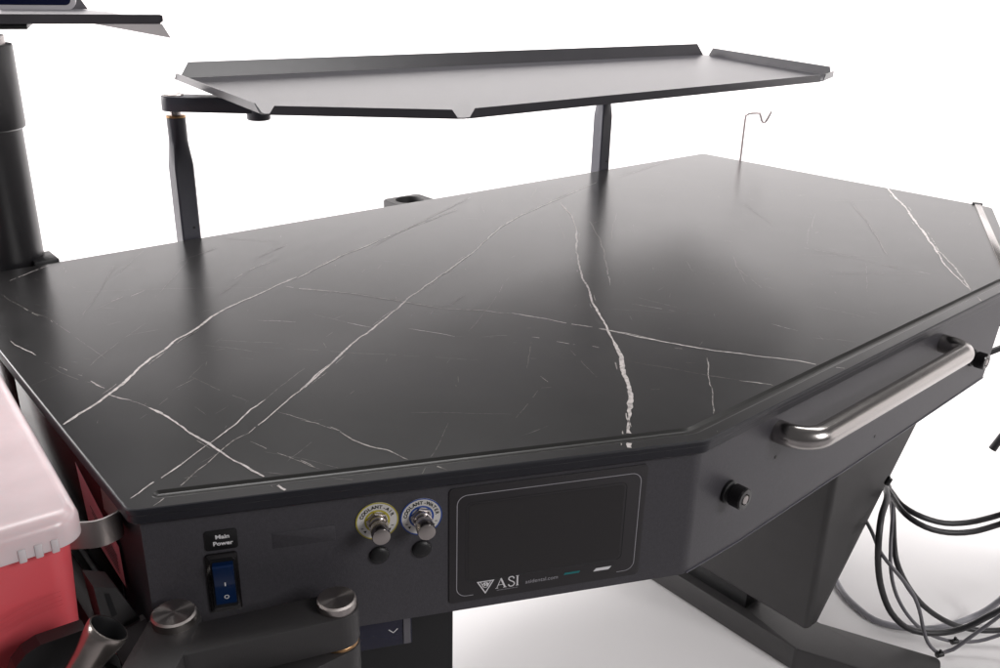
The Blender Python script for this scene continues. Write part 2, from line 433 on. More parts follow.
def table_top():
    bm = bmesh.new()
    def loop(pts, z): return [bm.verts.new((p[0], p[1], z)) for p in pts]
    def bridge(a, b, mi=0):
        for i in range(len(a)):
            j = (i + 1) % len(a); f = bm.faces.new((a[i], a[j], b[j], b[i])); f.material_index = mi
    rings = [loop(ring(.0016), 0), loop(ring(.0005), -.0005), loop(ring(0), -.0018), loop(ring(0), -.0055), loop(ring(.0006), -.0066), loop(ring(.0006), -.0135), loop(ring(.003), -.016)]
    for a, b in zip(rings, rings[1:]): bridge(a, b, 1)
    bm.faces.new(rings[-1]).material_index = 1
    g0 = loop(GRO, 0); g1 = loop(inset(GRO, .0008), -.0004); g2 = loop(inset(GRO, .0036), -.0018); g3 = loop(inset(GRO, .0055), -.0021)
    for a, b in ((g0, g1), (g1, g2), (g2, g3)): bridge(a, b, 2)
    def edges(l): return [bm.edges.get((l[i], l[(i + 1) % len(l)])) for i in range(len(l))]
    r = bmesh.ops.triangle_fill(bm, use_beauty=True, use_dissolve=False, edges=edges(rings[0]) + edges(g0))
    top = [f for f in r['geom'] if isinstance(f, bmesh.types.BMFace)]
    r = bmesh.ops.triangle_fill(bm, use_beauty=True, use_dissolve=False, edges=edges(g3))
    for f in r['geom']:
        if isinstance(f, bmesh.types.BMFace): f.material_index = 2
    mb = MB(); bm.verts.index_update()
    for f in bm.faces: pass
    vs = [v.co.copy() for v in bm.verts]
    mb.v = vs; mb.f = [[v.index for v in f.verts] for f in bm.faces]; mb.m = [f.material_index for f in bm.faces]; bm.free()
    # veins printed in the laminate: ribbons a hair above the surface, broken where the groove is milled
    rng = random.Random(5)
    lim = [tuple(p) for p in ring(.002)]; gout = [tuple(p) for p in inset(GRO, -.0008)]
    def tri(x):
        i = math.floor(x); f = x - i; a = math.sin(i * 12.9898) * 43758.5453; b = math.sin((i + 1) * 12.9898) * 43758.5453
        return ((a - math.floor(a)) * (1 - f) + (b - math.floor(b)) * f) * 2 - 1
    def ribbon(pts, w, mi, taper0, taper1, ph, wob):
        n = len(pts); run = []
        def flush():
            if len(run) > 1:
                vs = [q for pr in run for q in pr]
                mb.add(vs, [(2 * i, 2 * i + 1, 2 * i + 3, 2 * i + 2) for i in range(len(run) - 1)], mi)
            run.clear()
        L = 0
        for i, p in enumerate(pts):
            t = (pts[min(i + 1, n - 1)] - pts[max(i - 1, 0)]).normalized(); q = Vector((-t.y, t.x))
            if i: L += (p - pts[i - 1]).length
            k = ph + L
            off = wob * (noise.noise((k * 26, ph, 0)) * .0016 + tri(k * 41 + ph) * .0010 + tri(k * 113 + ph * 3) * .0006 + noise.noise((k * 420, ph, 9)) * .0003)
            ww = w * (.80 + .60 * noise.noise((k * 22, ph, 5)) + .22 * noise.noise((k * 170, ph, 7)))
            e = min(1, (i + 1) / taper0 if taper0 else 1, (n - i) / taper1 if taper1 else 1)
            ww = max(.0003, ww * (.25 + .75 * e)) / 2
            jl = noise.noise((k * 150, ph, 11)) * ww * .45; jr = noise.noise((k * 150, ph, 17)) * ww * .45
            c = p + q * off
            gap = mi == 5 and noise.noise((k * 45, ph, 21)) > .34 or mi == 4 and noise.noise((k * 38, ph, 23)) > .42 or mi == 3 and w < .0021 and noise.noise((k * 95, ph, 27)) > .44
            a = c + q * (ww + jl); b = c - q * (ww + jr)
            if gap or not inside(a, lim) or not inside(b, lim) or inside(a, gout) or inside(b, gout): flush(); continue
            run.append(((a.x, a.y, .00022 + .00002 * mi), (b.x, b.y, .00022 + .00002 * mi)))
        flush()
    for w, b, pts in VEINS:
        ph = rng.uniform(0, 50)
        P = catmull([Vector((p[0], p[1], 0)) for p in pts], .0022)
        P = [Vector((p.x, p.y)) for p in P]
        mi = {2: 3, 1: 4, 0: 5}[b]; ws = {2: .84, 1: .92, 0: 1.0}[b]
        ribbon(P, w * .001 * ws, mi, 8, 8, ph, 1.0)
        if b == 2 and w > 2.9 and len(P) > 60:          # split-off slivers beside the heavy veins
            for _ in range(len(P) // 45):
                i = rng.randrange(4, len(P) - 24); m_ = rng.randrange(8, 20)
                o = rng.choice((-1, 1)) * (w * .0009 + rng.uniform(.0006, .002))
                seg = P[i:i + m_]; t = (seg[-1] - seg[0]).normalized(); q = Vector((-t.y, t.x)) * o
                ribbon([s + q for s in seg], w * .001 * .28, 4, 5, 5, ph + 7, .6)
    for _ in range(34):                     # long hairlines following the two main vein directions
        p = Vector((rng.uniform(.03, 1.5), rng.uniform(-.88, -.03))); a = rng.choice((.55, .62, .95, -.75, -.9, 2.4)) + rng.uniform(-.12, .12); l = rng.uniform(.06, .26)
        k = rng.uniform(-.25, .25); q = [p]
        for i in range(int(l / .0022)):
            a += k * .0022 / l; q.append(q[-1] + Vector((math.cos(a), math.sin(a))) * .0022)
        ribbon(q, rng.uniform(.0006, .0010), 5, 10, 10, rng.uniform(0, 40), .8)
    for _ in range(170):                    # short stray flecks
        p = Vector((rng.uniform(.02, 1.6), rng.uniform(-.9, -.02))); a = rng.choice((.45, 1.0, -.5, 2.1)) + rng.uniform(-.3, .3); l = rng.uniform(.004, .022)
        ribbon([p + Vector((math.cos(a), math.sin(a))) * (l * i / 6) for i in range(7)], rng.uniform(.0005, .0011), 5, 3, 3, rng.uniform(0, 40), .4)
    o = part(mb, 'table_top', ['stone', 'edge', 'core', 'vein2', 'vein1', 'vein0'], table, smooth=11, up=(3, 4, 5))
    return o

VEINS = [(4.2,2,[(-0.003,-0.536),(0.019,-0.52),(0.037,-0.509),(0.054,-0.494),(0.07,-0.482),(0.094,-0.458),(0.121,-0.432),(0.153,-0.407),(0.171,-0.391),(0.2,-0.374),(0.246,-0.337),(0.281,-0.318),(0.317,-0.303),(0.354,-0.286),(0.394,-0.268)]),
(3.6,2,[(0.392,-0.273),(0.452,-0.242),(0.508,-0.213),(0.55,-0.199),(0.598,-0.177)]),
(2.8,1,[(0.598,-0.177),(0.671,-0.148),(0.749,-0.12),(0.821,-0.092)]),
(1.8,0,[(0.561,-0.207),(0.658,-0.153),(0.762,-0.102),(0.9,-0.032)]),
(2.2,2,[(0.015,-0.282),(0.02,-0.314),(0.027,-0.343)]),
(1.2,1,[(0.029,-0.37),(0.036,-0.384),(0.044,-0.417),(0.05,-0.431)]),
(2.6,2,[(0.053,-0.449),(0.058,-0.476)]),
(2.6,2,[(0.056,-0.492),(0.07,-0.521)]),
(1.2,1,[(0.07,-0.521),(0.078,-0.548)]),
(3.4,2,[(0.078,-0.548),(0.084,-0.572),(0.088,-0.611),(0.094,-0.65),(0.101,-0.694),(0.109,-0.739),(0.111,-0.761),(0.114,-0.773),(0.12,-0.796)]),
(1.9,2,[(0.003,-0.704),(0.025,-0.693),(0.049,-0.681),(0.094,-0.655),(0.13,-0.633),(0.154,-0.615),(0.179,-0.601)]),
(1.2,0,[(0.179,-0.601),(0.212,-0.579),(0.248,-0.556)]),
(1.3,1,[(0.011,-0.727),(0.027,-0.72),(0.048,-0.708),(0.074,-0.689),(0.094,-0.677),(0.116,-0.662),(0.134,-0.657)]),
(2,2,[(0.134,-0.657),(0.17,-0.635),(0.197,-0.617),(0.224,-0.6),(0.248,-0.582),(0.299,-0.549)]),
(3.3,2,[(0.218,-0.603),(0.252,-0.581),(0.289,-0.556),(0.333,-0.523),(0.361,-0.508),(0.418,-0.473),(0.495,-0.423),(0.59,-0.37),(0.687,-0.313),(0.793,-0.242),(0.867,-0.203),(0.951,-0.171),(1.061,-0.13),(1.201,-0.08)]),
(2,0,[(1.279,-0.07),(1.355,-0.054),(1.515,-0.01)]),
(1.8,2,[(0.363,-0.297),(0.385,-0.329),(0.412,-0.36)]),
(1.8,1,[(0.376,-0.313),(0.399,-0.347),(0.426,-0.384),(0.446,-0.42),(0.463,-0.449),(0.477,-0.48),(0.488,-0.499)]),
(1.2,0,[(0.488,-0.499),(0.542,-0.469)]),
(2,2,[(0.359,-0.465),(0.374,-0.499)]),
(2,2,[(0.408,-0.528),(0.424,-0.552),(0.44,-0.582)]),
(2,2,[(0.513,-0.64),(0.521,-0.652)]),
(2,2,[(0.527,-0.669),(0.539,-0.689)]),
(2,2,[(0.552,-0.705),(0.555,-0.713)]),
(1,0,[(0.34,-0.415),(0.359,-0.465)]),
(1.2,0,[(0.44,-0.582),(0.462,-0.602),(0.49,-0.616),(0.504,-0.629)]),
(1.7,1,[(0.488,-0.499),(0.505,-0.516),(0.523,-0.532),(0.534,-0.55),(0.546,-0.563)]),
(2.2,2,[(0.546,-0.563),(0.567,-0.601),(0.582,-0.636),(0.604,-0.677),(0.618,-0.71),(0.631,-0.744)]),
(2.8,2,[(0.599,-0.673),(0.61,-0.693),(0.618,-0.716),(0.629,-0.742),(0.646,-0.778),(0.661,-0.806),(0.679,-0.832),(0.702,-0.866),(0.721,-0.901),(0.73,-0.916),(0.741,-0.931)]),
(2,2,[(0.627,-0.769),(0.637,-0.781)]),
(1.4,0,[(1.016,-0.113),(1.015,-0.165)]),
(3.6,2,[(1.015,-0.165),(0.97,-0.237),(0.923,-0.299),(0.864,-0.361),(0.81,-0.416)]),
(3.8,2,[(0.81,-0.416),(0.764,-0.47),(0.729,-0.51),(0.7,-0.551),(0.665,-0.594),(0.635,-0.636),(0.613,-0.669),(0.587,-0.705)]),
(6.2,2,[(0.587,-0.705),(0.563,-0.739),(0.541,-0.763),(0.521,-0.786),(0.502,-0.808),(0.479,-0.832),(0.458,-0.849),(0.44,-0.866),(0.423,-0.882),(0.41,-0.893),(0.397,-0.904),(0.379,-0.919)]),
(2,2,[(0.471,-0.84),(0.451,-0.852),(0.435,-0.874)]),
(1.6,1,[(0.966,-0.292),(0.879,-0.404),(0.813,-0.477),(0.733,-0.563)]),
(1.2,0,[(0.937,-0.316),(1.004,-0.296)]),
(5.4,2,[(1.688,-0.47),(1.62,-0.521),(1.547,-0.583),(1.46,-0.645),(1.397,-0.694),(1.326,-0.745),(1.283,-0.777)]),
(3,2,[(1.283,-0.777),(1.24,-0.804),(1.201,-0.837),(1.164,-0.871),(1.144,-0.888)]),
(3,1,[(1.329,-0.747),(1.231,-0.826),(1.194,-0.854),(1.145,-0.889)]),
(2.6,1,[(1.144,-0.888),(1.122,-0.908),(1.102,-0.925),(1.079,-0.952)]),
(1.6,0,[(1.477,-0.513),(1.36,-0.612),(1.212,-0.725)]),
(1.4,0,[(1.13,-0.604),(1.152,-0.697),(1.154,-0.742),(1.163,-0.796)]),
(1.8,1,[(1.163,-0.796),(1.17,-0.817)]),
(1.4,1,[(0.701,-0.634),(0.715,-0.661),(0.727,-0.69)]),
(1.2,0,[(0.553,-0.761),(0.584,-0.821),(0.613,-0.873)]),
(2,2,[(0.613,-0.873),(0.629,-0.897),(0.631,-0.904)]),
(2,1,[(0.639,-0.919),(0.647,-0.934)]),
(1.4,1,[(0.635,-0.812),(0.591,-0.849),(0.548,-0.887),(0.528,-0.904),(0.505,-0.924),(0.489,-0.938)]),
(1.4,1,[(0.79,-0.793),(0.797,-0.828)]),
(1.4,0,[(0.804,-0.862),(0.823,-0.894)]),
(1.2,0,[(0.898,-0.791),(0.913,-0.855)]),
(1.4,1,[(0.185,-0.663),(0.198,-0.685),(0.204,-0.708)]),
(1.8,1,[(0.204,-0.708),(0.205,-0.731),(0.211,-0.752),(0.22,-0.769),(0.223,-0.79),(0.238,-0.815),(0.244,-0.832)]),
(1.6,1,[(0.147,-0.733),(0.152,-0.756)]),
(0.9,0,[(0.141,-0.503),(0.151,-0.55),(0.164,-0.595)]),
(1.1,1,[(0.177,-0.633),(0.19,-0.669),(0.204,-0.708)]),
(1.1,1,[(0.126,-0.674),(0.138,-0.713),(0.153,-0.757)]),
(0.9,0,[(0.063,-0.566),(0.089,-0.549),(0.128,-0.515),(0.17,-0.476)]),
(1,1,[(0.112,-0.521),(0.142,-0.51)]),
(0.9,0,[(0.137,-0.729),(0.172,-0.71)]),
(0.9,0,[(0.047,-0.103),(0.057,-0.175),(0.072,-0.241),(0.079,-0.322),(0.085,-0.399)]),
(1.9,1,[(0.056,-0.175),(0.063,-0.216)]),
(1.7,2,[(0.072,-0.241),(0.074,-0.259)]),
(2,2,[(0.071,-0.052),(0.104,-0.029),(0.135,-0.012)]),
(1.2,0,[(0.119,-0.239),(0.167,-0.211),(0.187,-0.198)]),
(1.8,1,[(0.18,-0.211),(0.202,-0.199)]),
(1.8,1,[(0.153,-0.216),(0.17,-0.206)]),
(1.8,0,[(0.275,-0.272),(0.317,-0.243)]),
(1.8,1,[(0.32,-0.224),(0.364,-0.194),(0.401,-0.182)]),
(1.5,1,[(0.273,-0.392),(0.292,-0.407),(0.308,-0.426)]),
(1.1,0,[(0.13,-0.345),(0.166,-0.349)]),
(1.8,0,[(0.282,-0.107),(0.368,-0.065)]),
(1.8,0,[(0.383,-0.156),(0.464,-0.113)]),
(1.6,1,[(0.446,-0.722),(0.44,-0.747)]),
(1,0,[(0.357,-0.79),(0.391,-0.772),(0.417,-0.757)]),
(1,0,[(0.336,-0.821),(0.371,-0.821)]),
(1,0,[(0.521,-0.699),(0.491,-0.771)]),
(0.9,0,[(0.446,-0.707),(0.503,-0.651)]),
(1,0,[(0.115,-0.574),(0.117,-0.598)]),
(1,0,[(0.073,-0.683),(0.094,-0.676)]),
(0.9,0,[(0.031,-0.385),(0.044,-0.438),(0.062,-0.47)]),
(0.9,0,[(0.001,-0.424),(0.032,-0.411)]),
(1.2,0,[(0.723,-0.605),(0.741,-0.685)]),
(1.1,0,[(0.958,-0.613),(0.901,-0.702)]),
(1.1,0,[(0.914,-0.553),(0.874,-0.606)])]
table_top()

# cabinet body under the top: left side, angled control panel, straight front that tapers to the right
bq = Vector(B_) - nn * .009
b_in = bq + d_ * ((.006 - bq.x) / d_.x)
CQ = Vector(C_) - on * .009
cq = meet(.009, .009)
bend = fillet([b_in, cq, CQ + ed_ * .75], [0, .03, 0], 8, closed=False)[1:-1]
fr_ = [(b_in.x, b_in.y, -.161)] + [(p.x, p.y, -.162) for p in bend]
for x, z in ((.10, -.1650), (.30, -.1607), (.53, -.1555)): p = CQ + ed_ * x; fr_.append((p.x, p.y, z))
mb = MB(); k = len(fr_)
pt, pb = CQ + ed_ * .765, CQ + ed_ * .735
tops = [(p[0], p[1], -.0162) for p in fr_] + [(pt.x, pt.y, -.0162)]
bots = list(fr_) + [(pb.x, pb.y, -.150)]
vs = tops + bots + [(p[0], -.03, p[2]) for p in tops] + [(p[0], -.03, p[2]) for p in bots]; n = k + 1
fs = []
for i in range(n - 1):
    fs += [(i, i + 1, n + i + 1, n + i), (n + i, n + i + 1, 3 * n + i + 1, 3 * n + i), (i, 2 * n + i, 2 * n + i + 1, i + 1), (2 * n + i, 3 * n + i, 3 * n + i + 1, 2 * n + i + 1)]
fs += [(0, n, 3 * n, 2 * n), (n - 1, 3 * n - 1, 4 * n - 1, 2 * n - 1)]
mb.add(vs, fs)
body = part(mb, 'cabinet_body', 'coat', table, smooth=30)
mb2 = MB(); mb2.tube([(p[0] + on.x * .0002, p[1] + on.y * .0002, p[2] + .0008) for p in fr_[6:]] + [(pb.x + on.x * .0002, pb.y + on.y * .0002, -.1492)], .0011, smooth=False, seg=8); part(mb2, 'panel_edge_highlight', 'post', table)  # rolled bottom edge; the lighter coat stands in for its highlight
# two thin glossy boards on the left side, a slot between them
mb = MB(); mb.box((.0035, -.325, -.150), (.0058, -.05, -.020), bev=.001); mb.box((.0035, -.640, -.150), (.0058, -.331, -.020), bev=.001)
part(mb, 'side_panel', 'sidegloss', table, label='glossy black side panel reflecting the red container')
mb = MB(); mb.add([(.003, -.545, -.036), (.003, -.652, -.076), (.003, -.655, -.119), (.003, -.56, -.108)], [(0, 1, 2, 3)])
for k in range(6):
    t = .2 + k * .11
    mb.add([(.0026, -.575 - .004 * k, -.06 - .05 * t), (.0026, -.642, -.083 - .036 * t), (.0026, -.642, -.0845 - .036 * t), (.0026, -.575 - .004 * k, -.0615 - .05 * t)], [(0, 1, 2, 3)], 1)
part(mb, 'warning_label', ['pink', 'ink'], table)

# frame of the angled control panel: x along it, y up, z outwards
SURF = Vector(B_) - nn * .009
BC = Matrix(((d_.x, 0, nn.x, SURF.x), (d_.y, 0, nn.y, SURF.y), (0, 1, 0, 0), (0, 0, 0, 1)))
CD = Matrix(((ed_.x, 0, on.x, CQ.x), (ed_.y, 0, on.y, CQ.y), (0, 1, 0, 0), (0, 0, 0, 1)))   # the same for the straight front
def plate(poly, z0, z1, mats, name, root, bev=0.0, label=None, mtx=BC):
    m = MB(mtx); m.prism([tuple(p) for p in poly], z0, z1, bev=bev); return part(m, name, mats, root, label=label)

# touch screen
scr = plate(rrect(.2705, -.1515, .468, -.0232, .004), 0, .0014, 'bezel', 'touch_screen', table, bev=.0004)
mb = MB(BC)
ol = fillet([(.278, -.1445), (.4615, -.1445), (.4615, -.0315), (.278, -.0315)], .010, 8)
# outline starts right of the lettering, runs round, and stops left of the emblem
start = [(.4435, -.1445)]; pts = ol[9:] + ol[:9]
pts = start + [tuple(p) for p in pts] + [(.2945, -.1445)]
mb.line(pts, .0007, .00155)
part(mb, 'outline', 'grey_print', scr)
mb = MB(BC)
outer = rrect(.2865, -.1294, .4473, -.0400, .006); inn = inset(outer, .0028)
n = len(outer)
mb.add([(p[0], p[1], .00165) for p in outer] + [(p[0], p[1], .0004) for p in inn], [(i, (i + 1) % n, n + (i + 1) % n, n + i) for i in range(n)], 1)
mb.add([(p[0], p[1], .0017) for p in inn], [list(range(n))], 0)
part(mb, 'display', ['screen', 'black'], scr)
mb = MB(BC); Z = .0016
# emblem: inverted triangle with a small globe
tri = [(.2978, -.1303), (.3154, -.1303), (.3066, -.1455)]
t_in = inset(tri, .0011); mb.add([(p[0], p[1], Z) for p in tri] + [(p[0], p[1], Z) for p in t_in], [(i, (i + 1) % 3, 3 + (i + 1) % 3, 3 + i) for i in range(3)])
mb.ring_flat((.3066, -.1352, Z), .0026, .0033, seg=20)
mb.line([(.3042, -.1340), (.3056, -.1332), (.3064, -.1347), (.3056, -.1362)], .0014, Z); mb.line([(.3073, -.1334), (.3086, -.1345), (.3078, -.1366)], .0015, Z)
mb.line([(.3014, -.1312), (.3048, -.1372)], .0008, Z); mb.line([(.3118, -.1312), (.3086, -.1372)], .0008, Z)
# ASI in serif capitals drawn as strokes
y0, y1 = -.1412, -.1300
mb.line([(.3180, y0), (.3222, y1)], .0007, Z); mb.line([(.3219, y1), (.3264, y0)], .0017, Z); mb.line([(.3194, -.1376), (.3250, -.1376)], .0006, Z)
mb.line([(.3166, y0), (.3196, y0)], .0006, Z); mb.line([(.3244, y0), (.3282, y0)], .0006, Z)
S = [(.3352, -.1328), (.3346, -.1308), (.3325, -.1300), (.3304, -.1308), (.3300, -.1326), (.3315, -.1344), (.3338, -.1358), (.3356, -.1376), (.3353, -.1400), (.3332, -.1413), (.3308, -.1407), (.3298, -.1386)]
Sc = [(p.x, p.y) for p in catmull([Vector((a, b, 0)) for a, b in S], .0006)]
mb.line(Sc, .0012, Z)
mb.line([(.3388, y0), (.3388, y1)], .0016, Z); mb.line([(.3373, y0), (.3403, y0)], .0006, Z); mb.line([(.3373, y1), (.3403, y1)], .0006, Z)
part(mb, 'emblem', 'white', scr)
mb = MB(BC)
for k in range(16): mb.line([(.3182 + k * .00135, -.1436), (.3190 + k * .00135, -.1436)], .0007, Z)
write(mb, 'asidental.com', .0062, .3640, -.1410, Z)
part(mb, 'web_address', 'grey_print', scr)
mb = MB(BC); mb.add([(.3866, -.1381, Z), (.4026, -.1381, Z), (.4040, -.1357, Z), (.3880, -.1357, Z)], [(0, 1, 2, 3)]); part(mb, 'teal_bar', 'teal', scr)
mb = MB(BC); mb.add([(.4180, -.1395, Z), (.4345, -.1395, Z), (.4375, -.1360, Z), (.4210, -.1360, Z)], [(0, 1, 2, 3)]); part(mb, 'white_bar', 'white', scr)

# main power switch
sw = plate(rrect(.0545, -.1185, .0815, -.0575, .003), 0, .0025, 'gloss', 'power_switch', table, bev=.0008)
mb = MB(BC); mb.prism([tuple(p) for p in rrect(.0580, -.1130, .0785, -.0625, .002)], .0022, .0034); part(mb, 'switch_frame', 'black', sw)
mb = MB(BC)
xa, xb = .0600, .0772
prof = [(-.1085, .0050), (-.090, .0046), (-.0880, .0052), (-.0672, .0098), (-.0655, .0090)]
vs = []
for (y, z) in prof: vs += [(xa, y, z), (xb, y, z)]
for (y, z) in prof: vs += [(xa, y, .0030), (xb, y, .0030)]
k = len(prof); fs = [(2 * i, 2 * i + 1, 2 * i + 3, 2 * i + 2) for i in range(k - 1)]
fs += [(2 * i, 2 * i + 2, 2 * k + 2 * i + 2, 2 * k + 2 * i) for i in range(k - 1)] + [(2 * i + 1, 2 * k + 2 * i + 1, 2 * k + 2 * i + 3, 2 * i + 3) for i in range(k - 1)] + [(0, 1, 2 * k + 1, 2 * k), (2 * k - 2, 2 * k - 1, 4 * k - 1, 4 * k - 2)]
mb.add(vs, fs)
rk = part(mb, 'rocker', 'rocker', sw, smooth=25)
mb = MB(BC); mb.ring_flat((.0692, -.1010, .0054), .0014, .0021, seg=24); mb.line([(.0690, -.0888), (.0690, -.0850)], .0010, .0064)
part(mb, 'switch_marks', 'white', sw)
lp = plate(rrect(.0555, -.0545, .0830, -.0345, .0028), 0, .0009, 'black', 'power_label', table, bev=.0003)
mb = MB(BC); write(mb, 'Main', .0056, .0705, -.0430, .0011, bold=.00018, sx=1.12); write(mb, 'Power', .0056, .0705, -.0496, .0011, bold=.00018, sx=1.12)
part(mb, 'lettering', 'white', lp)
mb = MB(BC); r0 = [tuple(p) for p in rrect(.112, -.0612, .1665, -.0452, .0006)]
mb.prism(r0, 0, .0004, bev=.00012); part(mb, 'blank_plate', 'coat', table)

# two coolant valves
def valve(s, z, colour, words, cap_s, R=.0192):
    root = plate([(s + R * math.cos(2 * math.pi * k / 48), z + R * math.sin(2 * math.pi * k / 48)) for k in range(48)], 0, .0006, 'dial', 'valve_dial', table,
                 label=('yellow' if colour == 'yellow' else 'blue') + ' ringed round dial with a steel valve knob')
    mb = MB(BC); mb.ring_flat((s, z, .0008), R - .0009, R + .0002); mb.ring_flat((s, z, .0008), .0098, .0116); part(mb, 'colour_ring', colour, root)
    mb = MB(BC); n_ = len(words)
    for i, ch in enumerate(words):
        a = math.radians(90 + (n_ - 1) * 6.8 - i * 13.6); rr = .0133
        write(mb, ch, .0046, s + rr * math.cos(a), z + rr * math.sin(a), .0009, bold=.00014, rot=a - math.pi / 2)
    for a, w in ((205, 0), (222, 1), (318, 1), (335, 0)):
        t = math.radians(a); c = (s + .0150 * math.cos(t), z + .0150 * math.sin(t))
        if w: mb.add([(c[0] - .0016, c[1] + .0010, .0009), (c[0] + .0014, c[1] + .0012, .0009), (c[0] + .0002, c[1] - .0016, .0009)], [(0, 1, 2)])
        else: mb.line([(c[0] - .0011, c[1]), (c[0] + .0011, c[1])], .0008, .0009)
    part(mb, 'dial_print', 'ink', root)
    mb = MB(BC); mb.lathe([(.0102, .0007), (.0102, .0035), (.0094, .0042)], (s, z, 0), seg=6); mb.lathe([(.0078, .004), (.0082, .0055), (.0082, .008), (.0072, .009)], (s, z, 0)); part(mb, 'hex_nut', 'chrome', root, smooth=20)
    mb = MB(BC)
    mb.lathe([(.0062, .008), (.0062, .0115), (.0080, .0122), (.0083, .0135), (.0083, .0255), (.0078, .0267)], (s, z, 0), seg=48); k_ = part(mb, 'valve_knob', 'chrome', root)
    mb = MB(BC); mb.lathe([(.0078, .0267), (.0070, .0271), (.0001, .0271)], (s, z, 0)); part(mb, 'knob_face', 'cap', k_)
valve(.2042, -.0468, 'yellow', 'COOLANT-AIR', 0)
valve(.2447, -.0485, 'blue', 'COOLANT-WATER', 0)
for s, z in ((.2052, -.0835), (.2448, -.0835)):
    mb = MB(BC); mb.lathe([(.0090, 0), (.0092, .001), (.0088, .0022), (.0070, .0036), (.0040, .0044), (.0001, .0047)], (s, z, 0)); part(mb, 'hole_plug', 'black', table)
# fastening knobs on the straight front
for u, z in ((.0625, -.0860), (.668, -.0975)):
    c = (u, z, 0); ax = (0, 0, 1)
    mb = MB(CD); mb.lathe([(.0125, 0), (.0130, .0008), (.0130, .0035), (.0108, .0045), (.0104, .0060), (.0104, .0075)], c, ax)
    kn = part(mb, 'front_knob', 'rubber', table)
    mb = MB(CD); seg = 60; prof = [(.0112, .0072), (.0118, .0080), (.0118, .0205), (.0108, .0220), (.0068, .0222), (.0060, .0216)]; vs = []; fs = []
    for i, (rr, h) in enumerate(prof):
        for k in range(seg):
            a = 2 * math.pi * k / seg; q = rr * (1 + (.035 if k % 2 and 0 < i < 3 else 0))
            vs.append((u + q * math.cos(a), z + q * math.sin(a), h))
    for i in range(len(prof) - 1):
        for k in range(seg): fs.append((i * seg + k, i * seg + (k + 1) % seg, (i + 1) * seg + (k + 1) % seg, (i + 1) * seg + k))
    mb.add(vs, fs); part(mb, 'grip', 'gloss', kn)
    mb = MB(CD); mb.lathe([(.0050, .0214), (.0048, .0223), (.0001, .0225)], c, ax); part(mb, 'knob_disc', 'hoop', kn)
for (u, z) in ((.394, -.1345), (.150, -.077)):
    mb = MB(CD); mb.lathe([(.0022, .0), (.0022, .0004), (.0001, .0005)], (u, z, 0), (0, 0, 1), seg=20); part(mb, 'screw_hole', 'black', table)

# steel towel-bar handle
path = fillet([Vector(p) for p in ((.1455, -.0425, -.0005), (.1455, -.0415, .0385), (.5380, -.0405, .0385), (.5450, -.0425, -.0005))], [0, .030, .024, 0], 12, closed=False)
mb = MB(CD); mb.tube(path, .0130, smooth=False, seg=32)
part(mb, 'handle', 'steel', table, smooth=50)

# inlaid steel rail near the right-hand cut edge
r0, r1 = Vector((1.697, -.655)), Vector((1.285, -.880))
rd = (r1 - r0).normalized(); rn = Vector((-rd.y, rd.x))
mb = MB(); a = r0 + rd * .006; mb.prism([tuple(p) for p in (a + rn * .006, r1 + rn * .006, r1 - rn * .006, a - rn * .006)], -.0005, .0022, bev=.0008)
rail = part(mb, 'edge_rail', 'steel', table)
mb = MB(); mb.prism([tuple(p) for p in (r0 - rd * .006 + rn * .009, a + rn * .009, a - rn * .009, r0 - rd * .006 - rn * .009)], -.0005, .0026); part(mb, 'rail_end', 'black', rail)

# pedestal and splayed foot
mb = MB()
bm = bmesh.new()
prof = fillet([(1.115, -.690), (1.150, -.690), (1.545, -.150), (1.115, -.150)], [.008, .012, 0, 0], 5)
lo = [bm.verts.new((p.x, -.757, p.y)) for p in prof]; hi = [bm.verts.new((p.x, -.20, p.y)) for p in prof]
for i in range(len(prof)): bm.faces.new((lo[i], lo[(i + 1) % len(prof)], hi[(i + 1) % len(prof)], hi[i]))
f1 = bm.faces.new(lo); bm.faces.new(hi[::-1])
bmesh.ops.recalc_face_normals(bm, faces=bm.faces[:])
ed = [e for e in bm.edges if all(abs(v.co.y + .757) < 1e-6 for v in e.verts)]
bmesh.ops.bevel(bm, geom=ed, offset=.012, segments=5, profile=.5, affect='EDGES')
mb.from_bm(bm)
part(mb, 'pedestal', 'ped', table)
mb = MB(); mb.box((1.125, -.62, ZF + .05), (1.18, -.40, -.688), bev=.004); part(mb, 'pedestal_neck', 'black', table)
foot = [(1.103, -.15), (1.103, -.748), (1.203, -.968), (1.290, -.928), (1.203, -.735), (1.203, -.15)]
mb = MB(); mb.prism([tuple(p) for p in fillet(foot, [0, .01, .012, .012, .01, 0], 5)], ZF + .002, ZF + .052, bev=.0025)
part(mb, 'foot', 'ped', table)
# black equipment cabinet hung below the control panel
mb = MB(BC); mb.prism([(.012, -.62), (.287, -.62), (.287, -.160), (.012, -.160)], -.40, -.05, bev=.003)
cab = part(mb, 'lower_cabinet', 'black', table)
mb = MB(); mb.box((.0, -.62, -.775), (.035, -.12, -.16), bev=.003); part(mb, 'lower_side', 'black', table)
mb = MB(BC); mb.prism([(.03, -.775), (.28, -.775), (.28, -.622), (.03, -.622)], -.38, -.07); part(mb, 'cabinet_plinth', 'black', table)
dp = plate(rrect(.150, -.2225, .2405, -.1830, .002), -.046, -.036, 'navy', 'small_display', table, bev=.0006)
plate([(.2320, -.221), (.2390, -.221), (.2390, -.1845), (.2320, -.1845)], -.0358, -.0346, 'those', 'display_frame', dp)
mb = MB(BC); mb.line([(.2170, -.2010), (.2215, -.2055), (.2260, -.2010)], .0011, -.0353); part(mb, 'chevron', 'white', dp)

